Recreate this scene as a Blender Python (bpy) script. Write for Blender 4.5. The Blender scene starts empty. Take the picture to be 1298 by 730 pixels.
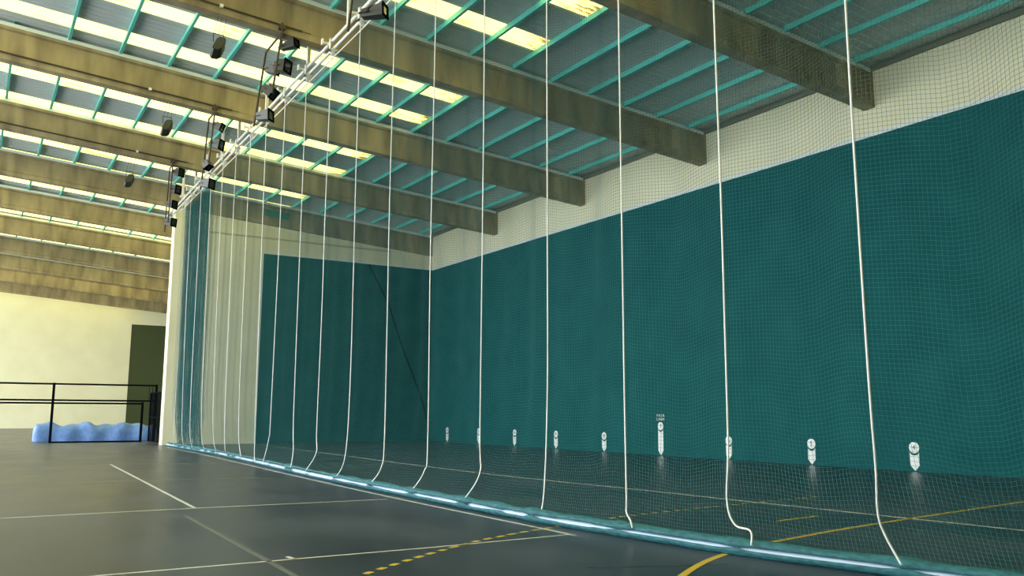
import bpy, math, random
import numpy as np
from mathutils import Vector, Matrix
rng = random.Random(7)
S = bpy.context.scene
C = S.collection
PI = math.pi

# ------------------------------------------------------------------ measures (metres)
W = 22.49            # long side wall plane
D = 45.09            # end wall plane
HT = 9.90            # top of the green paint
XL, XP = 8.06, 12.58 # left end of the end wall, left edge of its paint
ZB, ZT, A = 10.74, 11.90, 0.0747   # beam underside / beam top at the side wall, roof pitch
BW = 0.38
BEAM_Y = [0.3, 7.9, 15.43, 22.49, 30.00, 37.56, 45.03, 52.5, 60.0, 67.4, 74.8, 82.2, 89.6]
YF = 97.0            # far end of the hall
XLO, YLO = -14.0, -10.0
PUR = 0.17
def zbot(x): return ZB + A*(W-x)
def ztop(x): return ZT + A*(W-x)
ROOF = lambda x: ztop(x)+PUR

# ------------------------------------------------------------------ helpers
def mat(name, col, rough=.6, metal=0., build=None, spec=.5):
    m = bpy.data.materials.new(name); m.use_nodes = True
    nt = m.node_tree; b = nt.nodes['Principled BSDF']
    b.inputs['Base Color'].default_value = (*col, 1); b.inputs['Roughness'].default_value = rough
    b.inputs['Metallic'].default_value = metal; b.inputs['Specular IOR Level'].default_value = spec
    if build: build(nt, b)
    return m
def noise_mix(c1, c2, scale=2., detail=6., lo=.35, hi=.65, stretch=(1, 1, 1), bump=0., rough=None):
    def f(nt, b):
        N = nt.nodes.new; L = nt.links.new
        tc = N('ShaderNodeTexCoord'); mp = N('ShaderNodeMapping'); mp.inputs['Scale'].default_value = stretch
        L(tc.outputs['Object'], mp.inputs['Vector'])
        n = N('ShaderNodeTexNoise'); n.inputs['Scale'].default_value = scale; n.inputs['Detail'].default_value = detail
        L(mp.outputs['Vector'], n.inputs['Vector'])
        r = N('ShaderNodeValToRGB'); r.color_ramp.elements[0].position = lo; r.color_ramp.elements[1].position = hi
        r.color_ramp.elements[0].color = (*c1, 1); r.color_ramp.elements[1].color = (*c2, 1)
        L(n.outputs['Fac'], r.inputs['Fac']); L(r.outputs['Color'], b.inputs['Base Color'])
        if rough:
            mr = N('ShaderNodeMapRange'); mr.inputs['To Min'].default_value = rough[0]; mr.inputs['To Max'].default_value = rough[1]
            L(n.outputs['Fac'], mr.inputs['Value']); L(mr.outputs['Result'], b.inputs['Roughness'])
        if bump:
            bp = N('ShaderNodeBump'); bp.inputs['Strength'].default_value = bump; bp.inputs['Distance'].default_value = .02
            L(n.outputs['Fac'], bp.inputs['Height']); L(bp.outputs['Normal'], b.inputs['Normal'])
    return f
def emit(name, col, s, build=None):
    m = bpy.data.materials.new(name); m.use_nodes = True; nt = m.node_tree; nt.nodes.clear()
    e = nt.nodes.new('ShaderNodeEmission'); o = nt.nodes.new('ShaderNodeOutputMaterial')
    e.inputs['Color'].default_value = (*col, 1); e.inputs['Strength'].default_value = s
    nt.links.new(e.outputs[0], o.inputs[0])
    if build: build(nt, e)
    return m

class MB:
    def __init__(s): s.v = []; s.f = []; s.m = []
    def face(s, pts, mi=0):
        n = len(s.v); s.v += [tuple(p) for p in pts]; s.f.append(tuple(range(n, n+len(pts)))); s.m.append(mi)
    def hull(s, a, b, mi=0):
        # prism between two equal-length rings a, b
        n = len(s.v); k = len(a); s.v += [tuple(p) for p in a]+[tuple(p) for p in b]
        for i in range(k):
            j = (i+1) % k; s.f.append((n+i, n+j, n+k+j, n+k+i)); s.m.append(mi)
        s.f.append(tuple(n+i for i in reversed(range(k)))); s.m.append(mi)
        s.f.append(tuple(n+k+i for i in range(k))); s.m.append(mi)
    def box(s, lo, hi, mi=0):
        x0, y0, z0 = lo; x1, y1, z1 = hi
        s.hull([(x0, y0, z0), (x1, y0, z0), (x1, y1, z0), (x0, y1, z0)], [(x0, y0, z1), (x1, y0, z1), (x1, y1, z1), (x0, y1, z1)], mi)
    def obox(s, M, size, mi=0, taper=1.):
        a, b, c = [q/2 for q in size]
        r0 = [M @ Vector(p) for p in ((-a*taper, -b*taper, -c), (a*taper, -b*taper, -c), (a*taper, b*taper, -c), (-a*taper, b*taper, -c))]
        r1 = [M @ Vector(p) for p in ((-a, -b, c), (a, -b, c), (a, b, c), (-a, b, c))]
        s.hull(r0, r1, mi)
    def tube(s, pts, r, n=8, mi=0, cap=True):
        pts = [Vector(p) for p in pts]; rs = r if isinstance(r, (list, tuple)) else [r]*len(pts)
        rings = []; up = None
        for i, p in enumerate(pts):
            t = (pts[min(i+1, len(pts)-1)]-pts[max(i-1, 0)]).normalized()
            if up is None or abs(up.dot(t)) > .99: up = Vector((0, 0, 1)) if abs(t.z) < .9 else Vector((1, 0, 0))
            u = (up-t*up.dot(t)).normalized(); w = t.cross(u); up = u
            rings.append([p+(u*math.cos(2*PI*k/n)+w*math.sin(2*PI*k/n))*rs[i] for k in range(n)])
        b = len(s.v)
        for q in rings: s.v += [tuple(p) for p in q]
        for i in range(len(pts)-1):
            for k in range(n):
                j = (k+1) % n; s.f.append((b+i*n+k, b+i*n+j, b+(i+1)*n+j, b+(i+1)*n+k)); s.m.append(mi)
        if cap:
            s.f.append(tuple(b+k for k in reversed(range(n)))); s.m.append(mi)
            s.f.append(tuple(b+(len(pts)-1)*n+k for k in range(n))); s.m.append(mi)
    def disc(s, c, ax, r, h, n=24, mi=0):
        c = Vector(c); ax = Vector(ax).normalized(); s.tube([c-ax*h/2, c+ax*h/2], r, n, mi)
    def build(s, name, mats, parent=None, smooth=False):
        me = bpy.data.meshes.new(name)
        off = parent.location if parent is not None else Vector((0, 0, 0))
        if parent is not None and parent.parent is not None: off = off + parent.parent.location
        me.from_pydata([(v[0]-off[0], v[1]-off[1], v[2]-off[2]) for v in s.v], [], s.f)
        ml = mats if isinstance(mats, (list, tuple)) else [mats]
        for m in ml: me.materials.append(m)
        if len(ml) > 1: me.polygons.foreach_set('material_index', s.m)
        if smooth: me.polygons.foreach_set('use_smooth', [True]*len(s.f))
        me.update()
        o = bpy.data.objects.new(name, me); C.objects.link(o)
        if parent is not None: o.parent = parent
        return o
def tag(o, label, cat, group=None, kind=None):
    o['label'] = label; o['category'] = cat
    if group: o['group'] = group
    if kind: o['kind'] = kind
    return o
def thing(name, label, cat, loc, group=None):
    o = bpy.data.objects.new(name, None); C.objects.link(o); o.location = loc; o.empty_display_size = .2
    return tag(o, label, cat, group)
def struct(name, mb, mats, smooth=False):
    o = mb.build(name, mats, None, smooth); o['kind'] = 'structure'; return o
ORD = ['first', 'second', 'third', 'fourth', 'fifth', 'sixth', 'seventh', 'eighth', 'ninth', 'tenth', 'eleventh', 'twelfth', 'thirteenth',
       'fourteenth', 'fifteenth', 'sixteenth', 'seventeenth', 'eighteenth', 'nineteenth', 'twentieth', 'twenty-first', 'twenty-second', 'twenty-third', 'twenty-fourth']

# ------------------------------------------------------------------ materials
M = {}
M['teal_wall'] = mat('teal_paint', (.012, .10, .095), .8, spec=.12, build=noise_mix((.0052, .078, .083), (.0088, .101, .104), .8, 5, .3, .7))
M['beige_wall'] = mat('beige_plaster', (.62, .58, .42), .85, build=noise_mix((.76, .73, .50), (.82, .79, .56), .6, 5, .3, .7))
M['far_green'] = mat('far_green_paint', (.05, .068, .02), .8)
M['white_paint'] = mat('white_paint', (.72, .78, .76), .6)
M['floor'] = mat('polished_concrete', (.09, .095, .095), .35, spec=.28, build=noise_mix((.020, .026, .042), (.062, .076, .106), 1.1, 11, .3, .70, stretch=(.6, .35, 1), rough=(.22, .44)))
M['line_white'] = mat('court_white', (.55, .56, .52), .5, build=noise_mix((.48, .49, .46), (.60, .61, .58), 6, 4))
M['line_faint'] = mat('court_faint', (.115, .12, .125), .45)
M['line_faint_yellow'] = mat('court_faint_yellow', (.15, .14, .105), .45)
M['line_yellow'] = mat('court_yellow', (.55, .40, .03), .5)
M['concrete'] = mat('beam_concrete', (.21, .18, .10), .85, build=noise_mix((.19, .152, .082), (.42, .34, .185), 1.0, 9, .30, .70, stretch=(1.8, 1, .4), bump=.15))
M['cap'] = mat('beam_cap', (.74, .82, .76), .7)
M['roof'] = mat('roof_sheet', (.56, .62, .61), .6, metal=0.)
M['purlin'] = mat('purlin_teal', (.13, .62, .55), .5)
M['steel_white'] = mat('white_steel', (.75, .75, .70), .4)
M['rope'] = mat('white_cord', (.85, .86, .86), .6)
M['dark_steel'] = mat('dark_steel', (.045, .032, .022), .5)
M['lamp_body'] = mat('lamp_body', (.055, .055, .05), .5)
M['lamp_grey'] = mat('lamp_grey', (.13, .14, .145), .5)
M['lamp_glass'] = mat('lamp_glass', (.02, .018, .014), .12)
M['black'] = mat('black_steel', (.003, .003, .006), .9, spec=.05)
M['speaker'] = mat('speaker_body', (.022, .021, .014), .6)
M['speaker_side'] = mat('speaker_side', (.06, .065, .04), .6)
M['net'] = mat('net_twine', (.022, .155, .165), .7, spec=.2)
M['net_dense'] = mat('net_gathered', (.02, .17, .20), .7, build=noise_mix((.006, .075, .095), (.02, .15, .17), 30, 4, stretch=(1, .3, 1)))
M['pipe'] = mat('white_pipe', (.42, .55, .66), .22)
M['tarp'] = mat('blue_tarp', (.16, .33, .72), .5, build=noise_mix((.09, .20, .50), (.15, .29, .64), 3, 4))
def sky_build(nt, e):
    N = nt.nodes.new; L = nt.links.new
    tc = N('ShaderNodeTexCoord'); mp = N('ShaderNodeMapping'); mp.inputs['Scale'].default_value = (.5, 2.2, 1)
    n = N('ShaderNodeTexNoise'); n.inputs['Scale'].default_value = 1.3; n.inputs['Detail'].default_value = 7
    r = N('ShaderNodeValToRGB')
    r.color_ramp.elements[0].position = .27; r.color_ramp.elements[0].color = (.55, .33, .07, 1)
    r.color_ramp.elements[1].position = .45; r.color_ramp.elements[1].color = (1, .91, .27, 1)
    L(tc.outputs['Object'], mp.inputs['Vector']); L(mp.outputs['Vector'], n.inputs['Vector'])
    L(n.outputs['Fac'], r.inputs['Fac'])
    sp = N('ShaderNodeSeparateXYZ'); L(tc.outputs['Object'], sp.inputs[0])
    mr = N('ShaderNodeMapRange'); mr.inputs['From Min'].default_value = 12.4; mr.inputs['From Max'].default_value = 14.0; mr.inputs['To Max'].default_value = .30
    L(sp.outputs['X'], mr.inputs['Value'])
    n2 = N('ShaderNodeTexNoise'); n2.inputs['Scale'].default_value = 3.5; n2.inputs['Detail'].default_value = 8; n2.inputs['Roughness'].default_value = .7
    L(mp.outputs['Vector'], n2.inputs['Vector'])
    ad = N('ShaderNodeMath'); L(n2.outputs['Fac'], ad.inputs[0]); L(mr.outputs['Result'], ad.inputs[1])
    st = N('ShaderNodeMapRange'); st.inputs['From Min'].default_value = .70; st.inputs['From Max'].default_value = .84; L(ad.outputs[0], st.inputs['Value'])
    mx = N('ShaderNodeMix'); mx.data_type = 'RGBA'; L(st.outputs['Result'], mx.inputs['Factor']); L(r.outputs['Color'], mx.inputs['A']); mx.inputs['B'].default_value = (.16, .09, .012, 1)
    L(mx.outputs['Result'], e.inputs['Color'])
M['skylight'] = emit('skylight_sheet', (1, .9, .5), 3.2, sky_build)

# ------------------------------------------------------------------ setting: floor, walls, roof
mb = MB(); mb.box((XLO, YLO, -.3), (W+.3, YF+.5, 0)); floor = struct('floor', mb, M['floor'])

mb = MB(); mb.box((XLO-70, YLO-20, -.35), (XLO, YF+20, -.05)); struct('ground', mb, mat('bounce_ground', (.44, .44, .40), .9))  # unseen pale ground, added to bounce daylight up to the ceiling
def line_part(pts, w, m, label, name='court_line', z=.0015):
    mb = MB(); P = [Vector((x, y, 0)) for x, y in pts]; L = []; R = []
    for i, p in enumerate(P):
        t = (P[min(i+1, len(P)-1)]-P[max(i-1, 0)]).normalized(); n = Vector((-t.y, t.x, 0))
        L.append(p+n*w/2); R.append(p-n*w/2)
    for i in range(len(P)-1):
        a, b, c, d = L[i], R[i], R[i+1], L[i+1]
        mb.hull([(q.x, q.y, .0002) for q in (a, b, c, d)], [(q.x, q.y, .0002+z) for q in (a, b, c, d)])
    o = mb.build(name, m, floor); o['label'] = label; return o
def smooth_curve(pts, n=8):
    out = []
    P = [np.array(p, float) for p in pts]
    for i in range(len(P)-1):
        p0, p1, p2, p3 = P[max(i-1, 0)], P[i], P[i+1], P[min(i+2, len(P)-1)]
        for k in range(n):
            t = k/n; out.append(tuple(.5*((2*p1)+(-p0+p2)*t+(2*p0-5*p1+4*p2-p3)*t*t+(-p0+3*p1-3*p2+p3)*t**3)))
    out.append(tuple(P[-1])); return out
line_part(smooth_curve([(6.75, 9.40), (6.79, 9.84), (6.83, 14.87), (6.98, 19.9), (7.15, 24.1), (7.6, 34.6), (7.75, 42)]), .055, M['line_white'], 'white sideline beside the net')
line_part([(-6, 15.16), (3.28, 15.11), (6.62, 14.93)], .05, M['line_white'], 'white crossline')
line_part([(3.28, 15.12), (3.58, 23.84), (3.75, 29)], .055, M['line_white'], 'white centre line')
line_part([(2.93, 14.1), (2.82, 9.5), (2.79, 8.3)], .06, M['line_faint'], 'worn grey line')
line_part([(-8, 29.1), (4.4, 28.87), (7.4, 27.6)], .12, M['line_faint'], 'faint pale line')
line_part([(-8, 22.2), (3.3, 21.92), (6.9, 21.2)], .10, M['line_faint_yellow'], 'faint yellowish line')
line_part([(-8, 9.46), (1.47, 9.40), (4.76, 9.36), (6.77, 9.43)], .05, M['line_white'], 'white baseline')
line_part([(3.08, 9.58), (3.09, 9.36)], .05, M['line_white'], 'short white tick')
line_part(smooth_curve([(12.45, 44.8), (12.0, 33), (11.62, 22.6), (11.75, 17), (11.95, 14.5), (12.05, 12.2), (12.25, 8.5), (12.6, 3)]), .075, M['line_white'], 'white line inside the court')
line_part([(11.95, 13.87), (14.08, 14.28), (17.25, 14.79), (W-.02, 15.5)], .04, M['line_faint'], 'thin pale line to the side wall')
line_part(smooth_curve([(4.9, 5.6), (5.45, 6.1), (6.04, 6.53), (6.72, 6.95), (7.38, 7.26), (8.13, 7.53), (8.92, 7.69), (10.15, 7.93), (11.81, 8.17), (14, 8.45), (17, 8.8)]), .08, M['line_yellow'], 'solid yellow arc')
line_part([(10.28, 9.05), (11.32, 9.17)], .08, M['line_yellow'], 'short yellow mark')
dash = smooth_curve([(2.6, 7.5), (3.43, 8.19), (4.44, 8.92), (5.36, 9.49), (5.98, 9.77), (6.5, 9.98), (7.84, 10.40), (8.68, 10.65), (10.35, 10.90), (12.0, 11.1), (14, 11.3)], 60)
acc = 0; seg = []
for i in range(1, len(dash)):
    acc += math.dist(dash[i], dash[i-1])
    if acc % .262 < .15: seg.append(dash[i])
    elif len(seg) > 1: line_part([seg[0], seg[len(seg)//2], seg[-1]], .075, M['line_yellow'], 'yellow dash', 'court_dash'); seg = []
    else: seg = []
# dark scuffs on the floor by the yellow arc
mb = MB()
for (cx, cy, a, b, an) in ((6.2, 7.02, .42, .035, -.5), (6.62, 6.86, .25, .05, -.35), (5.75, 7.2, .3, .02, -.45)):
    ring = []
    for k in range(22):
        t = 2*PI*k/22; rr = 1+.3*rng.uniform(-1, 1); x = a*math.cos(t)*rr; y = b*math.sin(t)*rr
        ring.append((cx+x*math.cos(an)-y*math.sin(an), cy+x*math.sin(an)+y*math.cos(an), .0012))
    mb.hull([(x, y, .0003) for x, y, z in ring], ring)
o = mb.build('scuff_mark', mat('scuff', (.03, .031, .033), .4), floor); o['label'] = 'dark scuff mark'

# long side wall: green paint up to HT, beige above
mb = MB()
def wallbox(x0, x1, y0, y1, zs, cols, face):
    for i in range(len(zs)-1): mb.box((x0, y0, zs[i]), (x1, y1, zs[i+1]), cols[i])
wallbox(W, W+.4, YLO, D, [0, HT, ROOF(W)], [0, 1], None)
struct('wall_right', mb, [M['teal_wall'], M['beige_wall']])
mb = MB(); mb.box((W-.012, YLO, HT-.02), (W-.001, D-.012, HT+.10)); struct('trim_1', mb, M['white_paint'])
mb = MB(); mb.box((W-.10, YLO, ZT-.02), (W-.002, D-.002, ROOF(W)-.02)); struct('trim_2', mb, mat('wall_plate', (.17, .16, .11), .8))
# end wall
TH = .75
mb = MB()
def poly_wall(x0, x1, z0, z1a, z1b, mi):
    mb.hull([(x0, D, z0), (x1, D, z0), (x1, D, z1b), (x0, D, z1a)], [(x0, D+TH, z0), (x1, D+TH, z0), (x1, D+TH, z1b), (x0, D+TH, z1a)], mi)
poly_wall(XL, XP, 0, zbot(XL)-.02, zbot(XP)-.02, 1)
poly_wall(XP, W, 0, HT, HT, 0)
poly_wall(XP, W, HT, zbot(XP)-.02, zbot(W)-.02, 1)
struct('wall_front', mb, [M['teal_wall'], M['beige_wall']])
mb = MB(); mb.box((XP-.1, D-.011, HT), (W-.012, D-.001, HT+.10)); struct('trim_3', mb, M['white_paint'])
mb = MB(); mb.box((XP-.11, D-.011, 0), (XP, D-.001, HT)); struct('trim_4', mb, M['white_paint'])
mb = MB(); mb.hull([(XL+1.2, D-.03, 10.72), (19.8, D-.03, 10.72), (19.8, D-.03, 10.78), (XL+1.2, D-.03, 10.78)], [(XL+1.2, D-.001, 10.70), (19.8, D-.001, 10.70), (19.8, D-.001, 10.80), (XL+1.2, D-.001, 10.80)])
struct('trim_5', mb, mat('ledge', (.56, .50, .32), .85))
# side wall beyond the end wall, far wall, back wall
mb = MB(); mb.box((W, D, 0), (W+.4, YF, ROOF(W))); struct('wall_right_far', mb, M['beige_wall'])
mb = MB()
def farp(x0, x1, z0, za, zb, mi): mb.hull([(x0, YF, z0), (x1, YF, z0), (x1, YF, zb), (x0, YF, za)], [(x0, YF+.4, z0), (x1, YF+.4, z0), (x1, YF+.4, zb), (x0, YF+.4, za)], mi)
farp(XLO, 13.8, 0, ROOF(XLO), ROOF(13.8), 1)
farp(13.8, W, 0, 10.55, 10.55, 0); farp(13.8, W, 10.55, ROOF(13.8), ROOF(W), 1)
struct('wall_far', mb, [M['far_green'], M['beige_wall']])
mb = MB(); mb.box((13.68, YF-.02, 0), (13.8, YF-.001, 10.65)); mb.box((13.8, YF-.02, 10.55), (W, YF-.001, 10.65)); struct('trim_6', mb, mat('dark_edge', (.05, .06, .03), .8))
mb = MB(); mb.hull([(XLO, YLO-.3, 0), (W+.4, YLO-.3, 0), (W+.4, YLO-.3, ROOF(W)), (XLO, YLO-.3, ROOF(XLO))], [(XLO, YLO, 0), (W+.4, YLO, 0), (W+.4, YLO, ROOF(W)), (XLO, YLO, ROOF(XLO))])
struct('wall_back', mb, M['beige_wall'])

mb = MB(); mb.box((XLO-.3, YLO-.3, 0), (XLO, 4, ROOF(XLO))); struct('wall_left_blocker', mb, M['beige_wall'])  # unseen wall added to hold daylight back from the end wall
# roof: ribbed sheet running down the slope, with translucent strips
SKY = [(-5.1, -4.2), (-2.3, -1.4), (.4, 1.3), (3.2, 4.1), (6.0, 6.9), (8.9, 9.8), (12.1, 13.0), (14.9, 15.8), (17.66, 18.55), (20.37, 21.25), (23.1, 24.0), (25.82, 26.7), (28.48, 29.4), (31.3, 32.2),
       (34.1, 34.97), (37.1, 38.0), (39.8, 40.7), (42.5, 43.45)]
y = 45.4
while y < YF-1: SKY.append((y, y+.9)); y += 2.77
XS = 14.02
pitch = .30
def rib(y):  # underside profile of the sheet
    t = ((y/pitch) % 1.0)
    return 0. if t < .62 else .035
def rib_ys(y0, y1):
    ys = [y0]; k = math.floor(y0/pitch)-1
    while k*pitch < y1+pitch:
        for f in (0.0, .07, .60, .67):
            q = (k+f)*pitch
            if y0 < q < y1: ys.append(q)
        k += 1
    ys.append(y1); return sorted(set(round(q, 4) for q in ys))
def rib_z(y):
    t = (y/pitch) % 1.0
    if t < .07: return 0.02*(1-t/.07)
    if t < .60: return 0.
    if t < .67: return 0.02*(t-.60)/.07
    return .02
def sheet(mb, y0, y1, x0, x1, mi=0):
    ys = rib_ys(y0, y1); n = len(mb.v)
    for x in (x0, x1):
        for q in ys: mb.v.append((x, q, ROOF(x)+rib_z(q)))
        for q in ys: mb.v.append((x, q, ROOF(x)+rib_z(q)+.03))
    k = len(ys)
    for i in range(k-1):
        mb.f.append((n+i, n+i+1, n+2*k+i+1, n+2*k+i)); mb.m.append(mi)
        mb.f.append((n+k+i+1, n+k+i, n+3*k+i, n+3*k+i+1)); mb.m.append(mi)
mb = MB()
sheet(mb, YLO-.3, YF+.5, XS, W+.4)
edges = [YLO-.3]+[e for s in SKY for e in s]+[YF+.5]
for i in range(0, len(edges), 2): sheet(mb, edges[i], edges[i+1], XLO, XS)
struct('ceiling', mb, M['roof'])
for i, (a, b) in enumerate(SKY):
    mb = MB(); sheet(mb, a, b, XLO, XS); struct('window_%d' % (i+1), mb, M['skylight'])

# ------------------------------------------------------------------ concrete beams
def beam_ring(x, y):
    zb, zt = zbot(x), ztop(x)
    p = [(-0, 0), (0, .18), (.09, .22), (.09, .96), (0, 1.00), (0, 1.16), (BW, 1.16), (BW, 1.00), (BW-.09, .96), (BW-.09, .22), (BW, .18), (BW, 0)]
    return [(x, y+a, zb+b*(zt-zb)/1.16) for a, b in p]
def solid_ring(x, y):
    zb, zt = zbot(x), ztop(x)
    p = [(0, 0), (0, .20), (0, .26), (0, .92), (0, .98), (0, 1.16), (BW, 1.16), (BW, .98), (BW, .92), (BW, .26), (BW, .20), (BW, 0)]
    return [(x, y+a, zb+b*(zt-zb)/1.16) for a, b in p]
for i, y in enumerate(BEAM_Y):
    k = i-2
    if k < 0: lab = 'sloping concrete roof beam directly overhead, out of view' if i == 1 else 'sloping concrete roof beam farthest back behind the camera'
    elif i == 6: lab = 'sloping concrete roof beam resting on top of the green end wall'
    elif k < 4: lab = 'sloping concrete roof beam, %s from the camera among those above the court' % ORD[k]
    else: lab = 'sloping brown concrete roof beam, %s one beyond the end wall' % ORD[i-7]
    bm_ = thing('roof_beam', lab, 'beam', (W-.01, y, ZB), 'concrete beams under the roof')
    mb = MB(); R = [beam_ring(XLO, y), beam_ring(W-1.6, y), solid_ring(W-1.3, y), solid_ring(W-.004, y)]
    n = 12; b0 = len(mb.v)
    for r in R: mb.v += r
    for j in range(3):
        for q in range(n):
            q2 = (q+1) % n; mb.f.append((b0+j*n+q, b0+(j+1)*n+q, b0+(j+1)*n+q2, b0+j*n+q2)); mb.m.append(0)
    mb.f.append(tuple(b0+q for q in range(n))); mb.m.append(0); mb.f.append(tuple(b0+3*n+q for q in reversed(range(n)))); mb.m.append(0)
    mb.build('beam_body', M['concrete'], bm_)
    mb = MB()
    mb.hull([(XLO, y-.012, ztop(XLO)-.07), (XLO, y+.05, ztop(XLO)-.07), (XLO, y+.05, ztop(XLO)+.05), (XLO, y-.012, ztop(XLO)+.05)],
            [(W-.12, y-.012, ztop(W)-.07), (W-.12, y+.05, ztop(W)-.07), (W-.12, y+.05, ztop(W)+.05), (W-.12, y-.012, ztop(W)+.05)])
    o = mb.build('cap_strip', M['cap'], bm_); o['label'] = 'pale grey strip along the top edge'
    if i == 6:
        mb = MB(); mb.hull([(12.50, y-.012, 11.95), (13.82, y-.012, 11.86), (13.82, y-.012, 12.2), (12.50, y-.012, 12.32)], [(12.50, y+.02, 11.95), (13.82, y+.02, 11.86), (13.82, y+.02, 12.2), (12.50, y+.02, 12.32)])
        o = mb.build('painted_patch', mat('teal_patch', (.05, .20, .17), .7), bm_); o['label'] = 'dull teal patch'

# ------------------------------------------------------------------ teal purlins, one piece per bay
PX = [21.65, 20.12, 18.60, 17.07, 15.54, 14.02, 12.49, 10.96, 9.43, 7.91, 6.38, 4.85, 3.33, 1.80, .27, -1.26]
def purlin(x, y0, y1, label, grp):
    z = ztop(x); mb = MB(); h, w, t = PUR-.01, .085, .012
    prof = [(0, 0), (w, 0), (w, .03), (w-t, .03), (w-t, t), (t, t), (t, h-t), (w, h-t), (w, h), (0, h)]
    mb.hull([(x-w/2+a, y0, z+b) for a, b in prof], [(x-w/2+a, y1, z+b) for a, b in prof])
    o = mb.build('roof_purlin', M['purlin']); tag(o, label, 'purlin', grp); return o
BAYN = {1: 'before the first beam', 2: 'between first and second beams', 3: 'between second and third beams',
        4: 'between third and fourth beams', 5: 'between fourth beam and end wall', 6: 'in the first bay past the wall', 7: 'in the second bay past the wall', 8: 'in the third bay past the wall', 9: 'in the fourth bay past the wall'}
for i in range(1, 10):
    for k, x in enumerate(PX):
        if i >= 6 and k < 8: continue
        if i == 1 and k > 4: continue
        if i == 2 and k > 9: continue
        if i == 3 and k > 13: continue
        if i >= 6:
            if k < 8 or k > 14: continue
            pass
            lab = 'teal purlin left of the end wall, %s, %s' % (ORD[k-8], BAYN[i])
        else:
            lab = 'teal steel purlin, %s from the side wall, %s' % (ORD[k], BAYN[i])
        purlin(x, BEAM_Y[i]-.0+.0+(.02), BEAM_Y[i+1]-.02, lab, 'teal purlins under the roof')

# ------------------------------------------------------------------ wall markers
def text_mesh(body, size, m, name, parent, origin, ext=.004):
    cu = bpy.data.curves.new(name, 'FONT'); cu.body = body; cu.size = size; cu.align_x = 'CENTER'; cu.align_y = 'CENTER'; cu.extrude = ext; cu.resolution_u = 3
    tmp = bpy.data.objects.new(name, cu); C.objects.link(tmp)
    dg = bpy.context.evaluated_depsgraph_get(); dg.update()
    me = bpy.data.meshes.new_from_object(tmp.evaluated_get(dg)); bpy.data.objects.remove(tmp)
    # face -X : text x -> -Y, text y -> Z, normal -> -X
    R = Matrix(((0, 0, -1), (-1, 0, 0), (0, 1, 0))).to_4x4()
    me.transform(Matrix.Translation(Vector(origin)-parent.location) @ R)
    me.materials.clear(); me.materials.append(m)
    o = bpy.data.objects.new(name, me); C.objects.link(o); o.parent = parent; return o
M['marker'] = mat('marker_white', (.80, .84, .84), .5)
M['ink'] = mat('marker_ink', (.03, .06, .06), .6)
nums = ['12', '11', '10', '9', '8', '7', '6', '5', '4', '3']
for k, s in enumerate(nums):
    y = D-2.247-3.5*k
    tall = s == '7'
    lab = ('tall white pointed wall marker numbered 7 with two words above it' if tall else 'short white pointed wall marker with the number %s in its disc' % s)
    t = thing('distance_marker', lab, 'wall marker', (W, y, 0), 'distance markers along the foot of the side wall')
    hb = .98 if tall else .53; hw = .14
    x0, x1 = W-.012, W-.001
    mb = MB(); ring = [(y-hw, .17), (y, .015), (y+hw, .17), (y+hw, hb)]
    for q in range(9):   # concave top following the disc
        a = PI*q/8; ring.append((y+hw*math.cos(a), hb-.09*math.sin(a)))
    ring.append((y-hw, hb)); 
    ring = [ring[i] for i in range(len(ring)) if i == 0 or ring[i] != ring[i-1]]
    mb.hull([(x1, a, b) for a, b in ring], [(x0, a, b) for a, b in ring]); mb.build('pointer', M['marker'], t)
    zc = hb+.125
    mb = MB(); mb.disc(((x0+x1)/2, y, zc), (1, 0, 0), .155, x1-x0, 28); d_ = mb.build('number_disc', M['marker'], t)
    for q, ch in enumerate(s): text_mesh(ch, .19 if len(s) == 1 else .165, M['ink'], 'numeral', t, (x0-.001, y-(q-(len(s)-1)/2)*.095, zc))
    if tall:
        
        for word, zz, sz in (('PASA', zc+.40, .15), ('LINEA', zc+.26, .14)):
            for q, ch in enumerate(word): text_mesh(ch, sz, M['marker'], 'letter', t, (x1-.004, y-(q-(len(word)-1)/2)*.46/len(word), zz))

# thin dark curved tube just in front of the end wall
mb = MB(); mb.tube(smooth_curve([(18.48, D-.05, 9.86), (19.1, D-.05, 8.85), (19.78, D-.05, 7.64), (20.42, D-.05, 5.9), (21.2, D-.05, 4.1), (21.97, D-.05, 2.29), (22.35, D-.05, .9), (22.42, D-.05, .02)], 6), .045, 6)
tag(mb.build('diagonal_line', mat('dark_line', (.002, .016, .015), .9, spec=.1)), 'thin dark line running diagonally across the green end wall', 'cord')

# ------------------------------------------------------------------ truss and net
def XT(y): return 7.3+.01*y
RB = [(1.5, 8.3), (3.5, 8.05), (5.43, 7.8), (7.03, 7.41), (8.82, 7.26), (10.34, 7.12), (12.55, 7.11), (16.44, 7.16), (20.66, 7.26), (25.68, 7.58), (33.24, 8.0), (38.43, 8.03), (40.7, 8.04), (46, 8.05)]
rby = np.array([a for a, b in RB]); rbx = np.array([b for a, b in RB])
def XB(y):
    # lightly smoothed
    return (np.interp(np.asarray(y)-.5, rby, rbx)+np.interp(y, rby, rbx)+np.interp(np.asarray(y)+.5, rby, rbx))/3
ZN = 10.90
def XN(y, z):
    s = np.clip(z/ZN, 0, 1); w = np.clip(1-z/2.5, 0, 1)**2; plane = 7.25+.012*y
    return XT(y)*s+(1-s)*plane+w*(XB(y)-plane)

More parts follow.
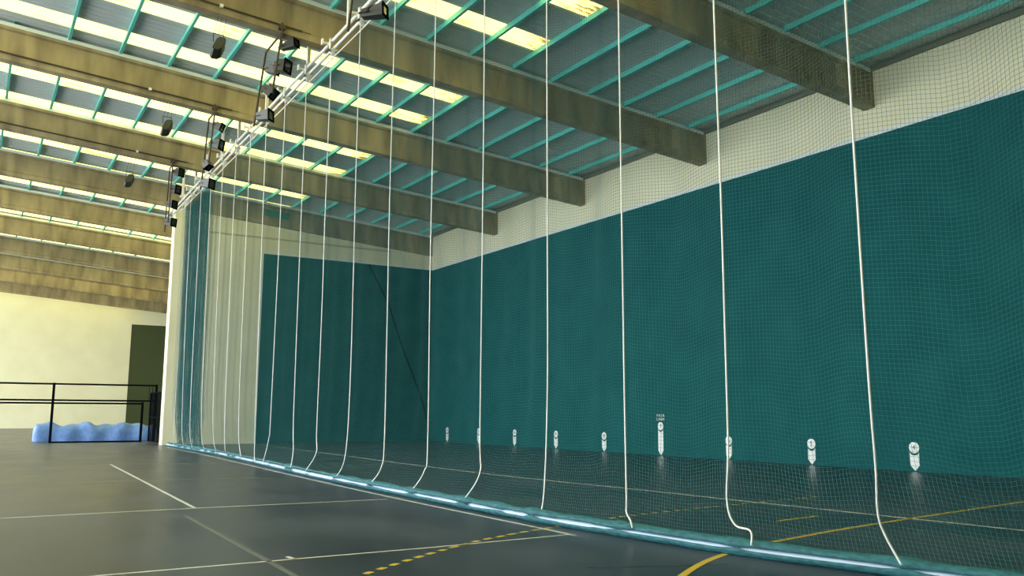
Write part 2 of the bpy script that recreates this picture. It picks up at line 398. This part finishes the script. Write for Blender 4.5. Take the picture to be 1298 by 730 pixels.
tr = thing('net_rail', 'white steel twin rail along the top of the net, hung below the roof', 'rail', (7.4, 10, 11.4))
Y0, Y1 = 2.0, 46.0
mb = MB(); mb.tube([(XT(Y0)-.03, Y0, 11.43), (XT(Y1)-.03, Y1, 11.41)], .045, 10); mb.build('upper_tube', M['steel_white'], tr, True)
mb = MB(); mb.tube([(XT(Y0)+.03, Y0, 11.22), (XT(44.2)+.03, 44.2, 11.26)], .045, 10); mb.build('lower_tube', M['steel_white'], tr, True)
mb = MB(); mb.tube([(XT(q)+.0, q, 10.96-.015*abs(math.sin(q*PI/3))) for q in np.arange(Y0, 42.1, .5)], .018, 6); mb.build('net_cable', M['steel_white'], tr, True)
ROPES = [[(5.265, 5.774), (5.251, 3.689), (5.25, 1.899), (5.32, 1.07), (5.40, .62), (5.38, .40), (5.26, .14)],
 [(7.115, 6.568), (7.093, 4.183), (7.091, 2.683), (7.119, 1.247), (7.185, 0.60), (7.10, .34), (6.90, 0.29), (6.86, .15)],
 [(8.962, 7.362), (8.951, 4.489), (8.931, 1.81), (8.85, 0.52), (8.84, .32), (8.70, .23), (8.66, .13)],
 [(10.792, 8.147), (10.775, 4.258), (10.752, 1.841), (10.60, 0.30), (10.70, 0.122)],
 [(12.834, 8.948), (12.821, 6.772), (12.826, 4.197), (12.70, 1.2), (12.532, 0.583), (12.80, 0.117)],
 [(14.861, 9.52), (14.873, 7.387), (14.89, 4.353), (14.649, 1.031), (14.60, 0.5), (14.86, 0.155)],
 [(16.942, 10.731), (16.979, 6.579), (16.943, 3.282), (16.681, 0.973), (16.62, .45), (16.85, 0.144)],
 [(19.093, 10.9), (19.082, 7.657), (19.032, 4.568), (19.001, 1.982), (18.8, .6), (18.95, 0.167)],
 [(21.183, 10.372), (21.218, 6.508), (21.2, 4.026), (21.1, 1.2), (20.85, .6), (21.3, 0.172)],
 [(23.256, 10.9), (23.254, 6.898), (23.185, 1.628), (22.9, 0.6), (22.75, .15)],
 [(25.32, 10.9), (25.318, 7.293), (25.423, 1.632), (25.55, .8), (25.9, 0.185)],
 [(27.368, 10.9), (27.3, 7.673), (27.203, 0.9), (26.95, 0.171)],
 [(29.326, 10.9), (29.326, 8.061), (29.26, 1.638), (29.0, 0.17)],
 [(31.323, 10.9), (31.323, 8.443), (31.231, 1.642), (31.5, 0.2)],
 [(33.4, 10.9), (33.353, 8.832), (33.142, 1.645), (33.3, 0.15)],
 [(35.378, 10.858), (35.341, 9.212), (35.127, 1.648), (35.3, 0.15)],
 [(37.262, 10.813), (37.253, 9.578), (37.267, 1.652), (37.5, 0.15)],
 [(39.317, 10.871), (39.41, 9.991), (38.973, 1.655), (39.2, .15)],
 [(40.752, 10.803), (40.63, 10.225), (40.621, 1.657), (41.3, 0.2)]]
RY = [r[0][0] for r in ROPES]
for ry in [3.4]+RY:
    x = XT(ry); mb = MB()
    mb.box((x-.10, ry-.05, 11.14), (x+.10, ry+.05, 11.20)); mb.box((x-.10, ry-.05, 11.14), (x-.085, ry+.05, 11.50)); mb.box((x-.10, ry-.05, 11.485), (x+.04, ry+.05, 11.50))
    mb.disc((x, ry, 11.08), (0, 1, 0), .07, .04, 14); mb.box((x-.03, ry-.03, 11.04), (x+.03, ry+.03, 11.16))
    mb.box((x-.22, ry+.22, 11.40), (x-.04, ry+.27, 11.47)); mb.box((x-.24, ry+.19, 11.38), (x-.20, ry+.30, 11.54))
    mb.build('pulley_bracket', M['steel_white'], tr)
mb = MB(); q = 36.2; k = 0
while q < 41.8: mb.tube([(XT(q)+.03, q, 11.2 if k % 2 else 10.97), (XT(q+.6)+.03, q+.6, 10.97 if k % 2 else 11.2)], .014, 6); q += .6; k += 1
mb.build('lattice', M['steel_white'], tr)
for hy, hz in ((4.0, 12.55), (8.2, 12.55), (12.2, 12.55), (16.2, 12.55), (20.05, 12.55), (23.3, 12.55), (27.61, 12.45), (31.25, 12.55), (33.9, 12.55), (36.6, 12.3), (38.8, 12.3), (41.7, 12.55)):
    x = XT(hy); mb = MB(); mb.box((x-.045, hy-.045, 11.45), (x+.045, hy+.045, hz)); mb.tube([(x, hy, hz-.02), (7.88, hy, ztop(7.9)+.01)], .013, 6)
    mb.build('hanger', M['steel_white'], tr)

cn = thing('curtain_net', 'tall teal net curtain with white cords hanging from the rail to the floor', 'net', (7.25, 20, 0.05))
NE = 41.3
def net_pt(y, z, layer=0):
    """point on the hanging net: soft folds between the cords, wavy courses, gathered at its far end"""
    zz = np.clip(z/ZN, 0, 1)
    fold = .055*np.sin(2*PI*y/1.93+.6)+.03*np.sin(2*PI*y/.83+1.1+.25*z)+.02*np.sin(2*PI*y/3.7+.5*z)
    env = np.clip(zz*6, 0, 1)*np.clip((1.02-zz)*4, 0, 1)
    g = np.clip((y-35.6)/1.2, 0, 1)*np.clip(zz*7, 0, 1)
    fold = fold*env*(1-.8*np.clip((y-10)/14, 0, 1))+g*(.10*np.sin(2*PI*y/.42+layer*2.1)+.08*np.sin(2*PI*y/.97+layer)+.09*layer)
    dz = (-.055+.055*np.cos(2*PI*(y-RY_at(y))/1.95)+.03*np.sin(2*PI*y/2.9+.35*z)+.015*np.sin(2*PI*y/.9))*np.clip((1-zz)*8, 0, 1)*np.clip(zz*9, 0, 1)
    return XN(y, z)+.055+fold, y, np.maximum(z+dz, .05)
def RY_at(y): return np.interp(y, [3.3]+RY+[43.], [3.3]+RY+[43.])*0+5.25+1.935*np.round((np.asarray(y)-5.25)/1.935)
def strands(groups, r):
    """three-sided twine strands; groups: list of (n,k,3) arrays of n polylines with k points; returns vertex and face arrays"""
    V = []; F = []; base = 0
    for P, off in groups:
        n, k, _ = P.shape
        v = P[:, :, None, :]+off[None, None, :, :]*r          # n,k,3,3
        idx = (np.arange(n*k).reshape(n, k)*3)
        a = idx[:, :-1].ravel(); b = idx[:, 1:].ravel()
        for s in range(3):
            t = (s+1) % 3; F.append(np.stack([a+s, b+s, b+t, a+t], 1)+base)
        V.append(v.reshape(-1, 3)); base += n*k*3
    return np.concatenate(V), np.concatenate(F)
CELL = .045
offV = np.array([[math.cos(a), math.sin(a), 0] for a in (0, 2*PI/3, 4*PI/3)])
offH = np.array([[math.cos(a), 0, math.sin(a)] for a in (PI/2, PI/2+2*PI/3, PI/2+4*PI/3)])
ys = np.arange(2.4, NE, CELL); zv = np.concatenate([[.05, .12, .22], np.linspace(.35, ZN, 34)])
def patch(ys, layer):
    Yg, Zg = np.meshgrid(ys, zv, indexing='ij'); x, y, z = net_pt(Yg, Zg, layer); pv = np.stack([x, y, z], 2)
    zs = np.arange(.10, ZN+.001, CELL); yh = np.arange(ys[0], ys[-1]+.001, .22 if layer == 0 else .09)
    if layer == 0: yh = np.concatenate([yh[yh < 35.4], np.arange(35.4, ys[-1]+.001, .09)])
    Zh, Yh = np.meshgrid(zs, yh, indexing='ij'); x, y, z = net_pt(Yh, Zh, layer); ph = np.stack([x, y, z], 2)
    return [(pv, offV), (ph, offH)]
G = patch(ys, 0)
ye = np.arange(36.4, NE, CELL*1.6)
G += patch(ye, 1)+patch(ye+.02, 2)
V, F = strands(G[:2], .0017)
V2, F2 = strands(G[2:], .0040)
F = np.concatenate([F, F2+len(V)]); V = np.concatenate([V, V2])
me = bpy.data.meshes.new('netting'); V = V-np.array(cn.location)
me.vertices.add(len(V)); me.vertices.foreach_set('co', V.astype(np.float32).ravel())
me.loops.add(F.size); me.loops.foreach_set('vertex_index', F.astype(np.int32).ravel())
me.polygons.add(len(F)); me.polygons.foreach_set('loop_start', np.arange(0, F.size, 4, dtype=np.int32))
me.update(calc_edges=True); me.materials.append(M['net'])
net = bpy.data.objects.new('netting', me); C.objects.link(net); net.parent = cn

# bottom pipe wrapped in the gathered foot of the net
yp = np.arange(1.8, 43.9, .3)
mb = MB(); mb.tube([(float(XB(q)), q, .062) for q in yp], .058, 12); o = mb.build('weight_pipe', M['pipe'], cn, True); o['label'] = 'pale glossy pipe'
mb = MB(); yp = np.arange(1.8, 43.6, .1); prev = None
ties = RY
bunch = [(36.2, 41.6, 1.), (33.6, 35.6, .9), (29.6, 31.6, .8), (22.7, 23.6, .7), (15.9, 18.4, .55), (12.7, 15.2, .6), (11.6, 12.2, .6), (10.2, 11.0, .5)]
for q in yp:
    c = (float(XB(q)), q, .064)
    cl = .10*math.sin(q*1.7)+.07*math.sin(q*4.7+1)
    d = min(abs(q-t) for t in ties); cl += .8*max(0, 1-d/.22)
    for a, b, s in bunch:
        if a < q < b: cl += s*(.6+.4*math.sin(q*5))
    if q < 9.5: cl += .1
    gap = (.24 if q < 9.5 else .36 if q < 19 else .6)*max(0., 1-max(0, cl)*1.15)               # half width (radians) of the bare strip facing the hall
    rr = .074+.004*math.sin(q*6)+.02*max(0, cl)
    ring = []; ctr = PI-.35                             # direction of the bare strip: hall side, a little upward
    for k in range(15):
        a = ctr+gap+(2*PI-2*gap)*k/14
        r2 = rr*(1+.55*max(0, math.sin(a+.25)))           # puffed up on top
        ring.append((c[0]+r2*math.cos(a), q, max(.004, c[2]+r2*math.sin(a))))
    n = len(mb.v); mb.v += ring
    if prev is not None:
        for k in range(14): mb.f.append((prev+k, prev+k+1, n+k+1, n+k)); mb.m.append(0)
    prev = n
o = mb.build('net_sleeve', M['net_dense'], cn, True); o['label'] = 'gathered foot of the net in denser teal'
sol = o.modifiers.new('t', 'SOLIDIFY'); sol.thickness = .006
for r in ROPES:
    pts = [(XT(r[0][0]), r[0][0], 11.1)] + list(r) if False else None
    P = [(float(XT(r[0][0]))-.05, r[0][0], 10.985)]
    if r[0][1] < 10.5: P.append((float(XN(r[0][0], 9.8))-.04, r[0][0], 9.8) if r[0][1] < 9.4 else P[0])
    if P[-1] == P[0] and len(P) > 1: P.pop()
    for (yy, zz) in r: P.append((float(XN(yy, zz))-.045-(.055 if zz < .25 else 0), yy, zz if zz > .2 else .14))
    mb = MB(); mb.tube(smooth_curve(P, 8), .0115, 6); o = mb.build('lifting_cord', M['rope'], cn, True)

# ------------------------------------------------------------------ floodlight frames
def frame(y0, y1, xt, xb, zt, zn, zf, lab):
    t = thing('pendant_rig', lab, 'lamp frame', (xt, y0, zt), 'dark frames for the floodlights')
    r = .03
    yn = y0; mb = MB(); mb.tube([(xt, y0, zt), (xt, y1, zt)], r, 6); mb.build('top_bar', M['dark_steel'], t)
    def xa(z): return xt+(xb-xt)*(zt-z)/(zt-zf)
    mb = MB(); mb.tube([(xt, y0, zbot(xt)+.24), (xt, y0, zt), (xa(zn), y0, zn)], r, 6); mb.build('post', M['dark_steel'], t)
    mb = MB(); mb.tube([(xt, y1, zt+.02), (xb, y1, zf)], r, 6); mb.build('post', M['dark_steel'], t)
    mb = MB(); mb.box((xt-.08, y0-.035, zbot(xt)+.05), (xt+.08, y0+.09, zbot(xt)+.16)); mb.build('clamp', M['dark_steel'], t)
    return xa
def lamp(pos, post, aim, lab, grey=False, L=.42, w=.40, wb=.66):
    L *= .80; w *= .76
    pos = Vector(pos); aim = Vector(aim).normalized()
    t = thing('spotlight', lab, 'floodlight', pos, 'floodlights on the hanging frames')
    zx = aim; xx = Vector((0, 0, 1)).cross(zx).normalized(); yx = zx.cross(xx)
    R = Matrix((xx, yx, zx)).transposed().to_4x4(); T = Matrix.Translation(pos)
    mb = MB(); mb.obox(T @ R, (w, w, L), 0, wb)
    for q in (-.14, -.05, .04): mb.obox(T @ R @ Matrix.Translation((0, w*.44, q*L)), (w*.7, w*.16, .02), 0)
    mb.build('housing', M['lamp_grey'] if grey else M['lamp_body'], t)
    mb = MB(); h = w/2
    for a, b in (((-h-.015, -h-.015), (h+.015, -h+.03)), ((-h-.015, h-.03), (h+.015, h+.015)), ((-h-.015, -h+.03), (-h+.03, h-.03)), ((h-.03, -h+.03), (h+.015, h-.03))):
        mb.obox(T @ R @ Matrix.Translation(((a[0]+b[0])/2, (a[1]+b[1])/2, L/2+.012)), (b[0]-a[0], b[1]-a[1], .03), 0)
    mb.build('front_rim', M['black'], t)
    mb = MB(); mb.obox(T @ R @ Matrix.Translation((0, 0, L/2+.004)), (w-.05, w-.05, .012)); mb.build('glass', M['lamp_glass'], t)
    mb = MB(); pl = Vector(post); pl += (pos-pl).normalized()*.085
    for s in (-1, 1): mb.tube([pos+xx*s*(h*.86+.0)-zx*.05, pos+xx*s*(h*.6)-zx*L*.62, pl], .016, 6)
    mb.build('yoke', M['dark_steel'], t)
AIM = (.62, -.72, -.10)
def place(frames, lamps, which):
    for n, (pos, far, aim, grey, L, w) in enumerate(lamps):
        y0, y1, xa = frames; z = pos[2]
        lamp(pos, (xa(z), y1 if far else y0, z-.02), aim, '%s floodlight from the top on the %s' % (ORD[n], which), grey, L, w)
xa = frame(22.40, 23.90, 6.47, 6.22, zbot(6.47)-.05, 10.12, 9.6, 'dark hanging lamp frame with two posts under the second concrete beam')
place((22.40, 23.90, xa), [((6.78, 22.75, 11.72), 0, (.55, -.75, .12), 0, .62, .30), ((6.58, 23.64, 11.28), 1, (.7, -.6, -.1), 1, .40, .36), ((6.56, 22.6, 11.00), 0, AIM, 0, .46, .46),
    ((6.52, 23.60, 10.62), 1, (.55, -.5, -.6), 0, .46, .40), ((6.40, 23.55, 9.83), 1, (.62, -.62, .05), 1, .5, .40)], 'frame under the second beam')
xa = frame(29.91, 30.75, 6.42, 6.27, zbot(6.42)-.05, 10.1, 9.3, 'dark hanging lamp frame under the third concrete beam')
place((29.91, 30.75, xa), [((6.64, 30.35, 11.55), 0, (.7, -.5, -.3), 1, .42, .36), ((6.62, 30.35, 10.88), 0, (.7, -.6, -.15), 1, .5, .46), ((6.30, 30.1, 10.05), 0, (.3, -.4, -.8), 1, .36, .34),
    ((6.40, 30.45, 9.45), 1, AIM, 1, .5, .42)], 'frame under the third beam')
xa = frame(37.47, 38.1, 6.46, 6.40, zbot(6.46)-.05, 9.4, 9.1, 'dark hanging lamp frame under the fourth concrete beam')
place((37.47, 38.1, xa), [((6.76, 37.9, 11.70), 0, AIM, 0, .44, .44), ((6.66, 37.9, 10.93), 0, AIM, 0, .46, .46), ((6.56, 37.9, 10.27), 0, AIM, 0, .44, .44), ((6.56, 37.9, 9.50), 0, AIM, 0, .46, .44)], 'frame under the fourth beam')
xa = frame(15.34, 16.6, 6.42, 6.2, zbot(6.42)-.05, 9.85, 9.6, 'dark hanging lamp frame under the nearest concrete beam, cut off above')
place((15.34, 16.6, xa), [((6.42, 15.75, 9.72), 0, (.62, -.66, .05), 0, .62, .34)], 'frame under the nearest beam')

# conduits along the beams
for i, (x0, x1, c) in enumerate(((-8, 7.05, 4.84), (-8, 7.02, 4.3), (-8, 7.04, 5.05))):
    y = BEAM_Y[3+i]-.03; mb = MB(); mb.tube([(x0, y, zbot(x0)+.2), (x1, y, zbot(x1)+.2)], .028, 6); mb.tube([(x1-.02, y, zbot(x1)+.2), (x1+.25, y, zbot(x1)+.18)], .010, 5)
    t = thing('hanging_conduit', 'dark straight conduit pipe fixed along the %s concrete beam' % ORD[1+i], 'pipe', (x1, y, zbot(x1)+.2), 'conduits on the beams')
    mb.build('pipe', M['dark_steel'], t)
    mb = MB(); mb.box((c-.045, y-.05, zbot(c)+.16), (c+.045, y+.028, zbot(c)+.245)); o = mb.build('junction_box', M['steel_white'], t); o['label'] = 'small white junction box'

# hanging loudspeakers
def speaker(x, y, z, yb, lab, face=None):
    t = thing('hanging_loudspeaker', lab, 'loudspeaker', (x, y, z), 'loudspeakers under the beams')
    ring = [(-.24, .20), (-.14, .30), (.14, .30), (.24, .20), (.24, -.16), (.12, -.26), (-.12, -.26), (-.24, -.16)]
    def P(a, b, d): a *= .68; b *= .68; d *= .75; return (x+a*.9+d*.10+b*.40, y+d, z+b-d*.25)
    mb = MB(); mb.hull([P(a*.8, b, -.27) for a, b in ring], [P(a, b*1.02, .27) for a, b in ring]); mb.build('cabinet', M['speaker'], t)
    mb = MB(); mb.hull([P(a*.7, b*.86, -.29) for a, b in ring], [P(a*.7, b*.86, -.265) for a, b in ring]); o = mb.build('grille', M['speaker_side'], t); o['label'] = 'greenish grey grille'
    mb = MB()
    for q in (-1, 1): mb.tube([(x+q*.12, y, z+.16), (x+q*.14, y, z+.40)], .012, 6)
    mb.tube([(x-.14, y, z+.40), (x+.14, y, z+.40)], .012, 6)
    mb.build('bracket', M['dark_steel'], t)
    mb = MB(); zt = zbot(x)
    for s, dx in ((-.12, .02), (.0, .05), (.12, .1)): mb.tube([(x+s, y, z+.40), (x+dx+s*.6, yb, zt+.01)], .006, 5)
    mb.build('suspension_cable', M['dark_steel'], t)
speaker(4.88, 22.78, 11.20, 22.7, 'dark loudspeaker hung on thin cables under the second beam')
speaker(4.95, 30.3, 11.15, 30.2, 'dark loudspeaker hung on thin cables under the third beam')
speaker(4.87, 37.9, 11.05, 37.8, 'small looking dark loudspeaker hung under the fourth beam')

# ------------------------------------------------------------------ fence, gate and tarpaulin left of the end wall
yf = 50.3
fe = thing('metal_fence', 'tall black metal bar fence beside the end wall', 'fence', (5, yf, 0))
def bar(nm, lo, hi, par): mb = MB(); mb.box(lo, hi); mb.build(nm, M['black'], par)
for x in (-4., -.5, 3.6, 8.55): bar('post', (x-.06, yf-.05, 0), (x+.06, yf+.05, 3.06), fe)
for z in (3.0, 2.17, 2.02): bar('rail', (-4, yf-.03, z-.045), (8.55 if z > 2.1 else 7.9, yf+.03, z+.045), fe)
bar('post', (7.83, yf-.05, 0), (7.95, yf+.05, 2.1), fe); bar('rail', (3.6, yf-.03, .0), (7.9, yf+.03, .08), fe)
for x in (8.2, 8.36): bar('upright', (x-.012, yf-.02, 2.2), (x+.012, yf+.02, 2.98), fe)
ga = thing('metal_gate', 'black barred gate leaf standing open against the end wall', 'gate', (8.4, 47.6, 0))
ga0, ga1 = Vector((8.22, 49.9, 0)), Vector((8.42, 46.6, 0))
for k in range(17):
    p = ga0.lerp(ga1, k/16); r = .04 if k in (0, 16) else .02
    mb = MB(); mb.tube([(p.x, p.y, .03), (p.x, p.y, 3.25 if k == 16 else 2.6)], r, 6); mb.build('gate_bar', M['black'], ga)
for z in (.06, 1.3, 2.6):
    mb = MB(); mb.tube([(ga0.x, ga0.y, z), (ga1.x, ga1.y, z)], .03, 6); mb.build('gate_rail', M['black'], ga)

# blue tarpaulin sheet draped over a low heap behind the fence
n, m2 = 48, 16; mb = MB()
for i in range(n+1):
    for j in range(m2+1):
        u, v = i/n, j/m2
        x = 3.0+6.05*u; a = v*PI
        bulge = .93+.07*math.sin(u*19)+.05*math.sin(u*43+2)
        yy = 53.2-.75*math.cos(a)*(1+.08*math.sin(u*30)); zz = max(.012, (math.sin(a)**.45)*bulge+.03*math.sin(u*26+v*9)*math.sin(a))
        if i in (0, n): zz = max(.012, zz*.72)
        mb.v.append((x, yy, zz))
for i in range(n):
    for j in range(m2):
        q = i*(m2+1)+j; mb.f.append((q, q+m2+1, q+m2+2, q+1)); mb.m.append(0)
for i in (0, n): mb.f.append(tuple(i*(m2+1)+j for j in range(m2+1))); mb.m.append(0)
tag(mb.build('blue_tarp', M['tarp'], None, True), 'light blue tarpaulin sheet draped over a low heap behind the black fence', 'tarpaulin')

# ------------------------------------------------------------------ light: bright daylight through the open left side and the roof strips
w = bpy.data.worlds.new('World'); S.world = w; w.use_nodes = True
bg = w.node_tree.nodes['Background']; bg.inputs['Color'].default_value = (.84, .92, 1, 1); bg.inputs['Strength'].default_value = 7.0
sl = bpy.data.lights.new('sun', 'SUN'); sl.energy = 12; sl.angle = .02; sl.color = (1, .95, .86)  # added to light the outside ground, which bounces into the hall
so = bpy.data.objects.new('sun', sl); C.objects.link(so); so.location = (-30, 60, 60); so.rotation_euler = Vector((-.15, -.5, -.85)).to_track_quat('-Z', 'Y').to_euler()

# ------------------------------------------------------------------ camera
cam = bpy.data.cameras.new('camera'); co = bpy.data.objects.new('camera', cam); C.objects.link(co)
cam.sensor_fit = 'HORIZONTAL'; cam.sensor_width = 36; cam.lens = 36*1093.25/1298; cam.clip_end = 300
yaw, pit, rol = math.radians(31.895), math.radians(8.298), math.radians(-.1936)
fwd = Vector((math.sin(yaw)*math.cos(pit), math.cos(yaw)*math.cos(pit), math.sin(pit)))
rt = Vector((math.cos(yaw), -math.sin(yaw), 0)); up = rt.cross(fwd)
r2 = rt*math.cos(rol)-up*math.sin(rol)*-1*-1; 
r2 = rt*math.cos(rol)+up*(-math.sin(rol)); u2 = up*math.cos(rol)+rt*math.sin(rol)
co.matrix_world = Matrix((r2, u2, -fwd)).transposed().to_4x4(); co.location = (0, 0, 1.5532)
S.camera = co
vs = S.view_settings; vs.view_transform = 'Standard'; vs.look = 'None'; vs.gamma = 1; vs.use_curve_mapping = False; vs.exposure = 0.0
S.cycles.max_bounces = 8; S.cycles.diffuse_bounces = 5
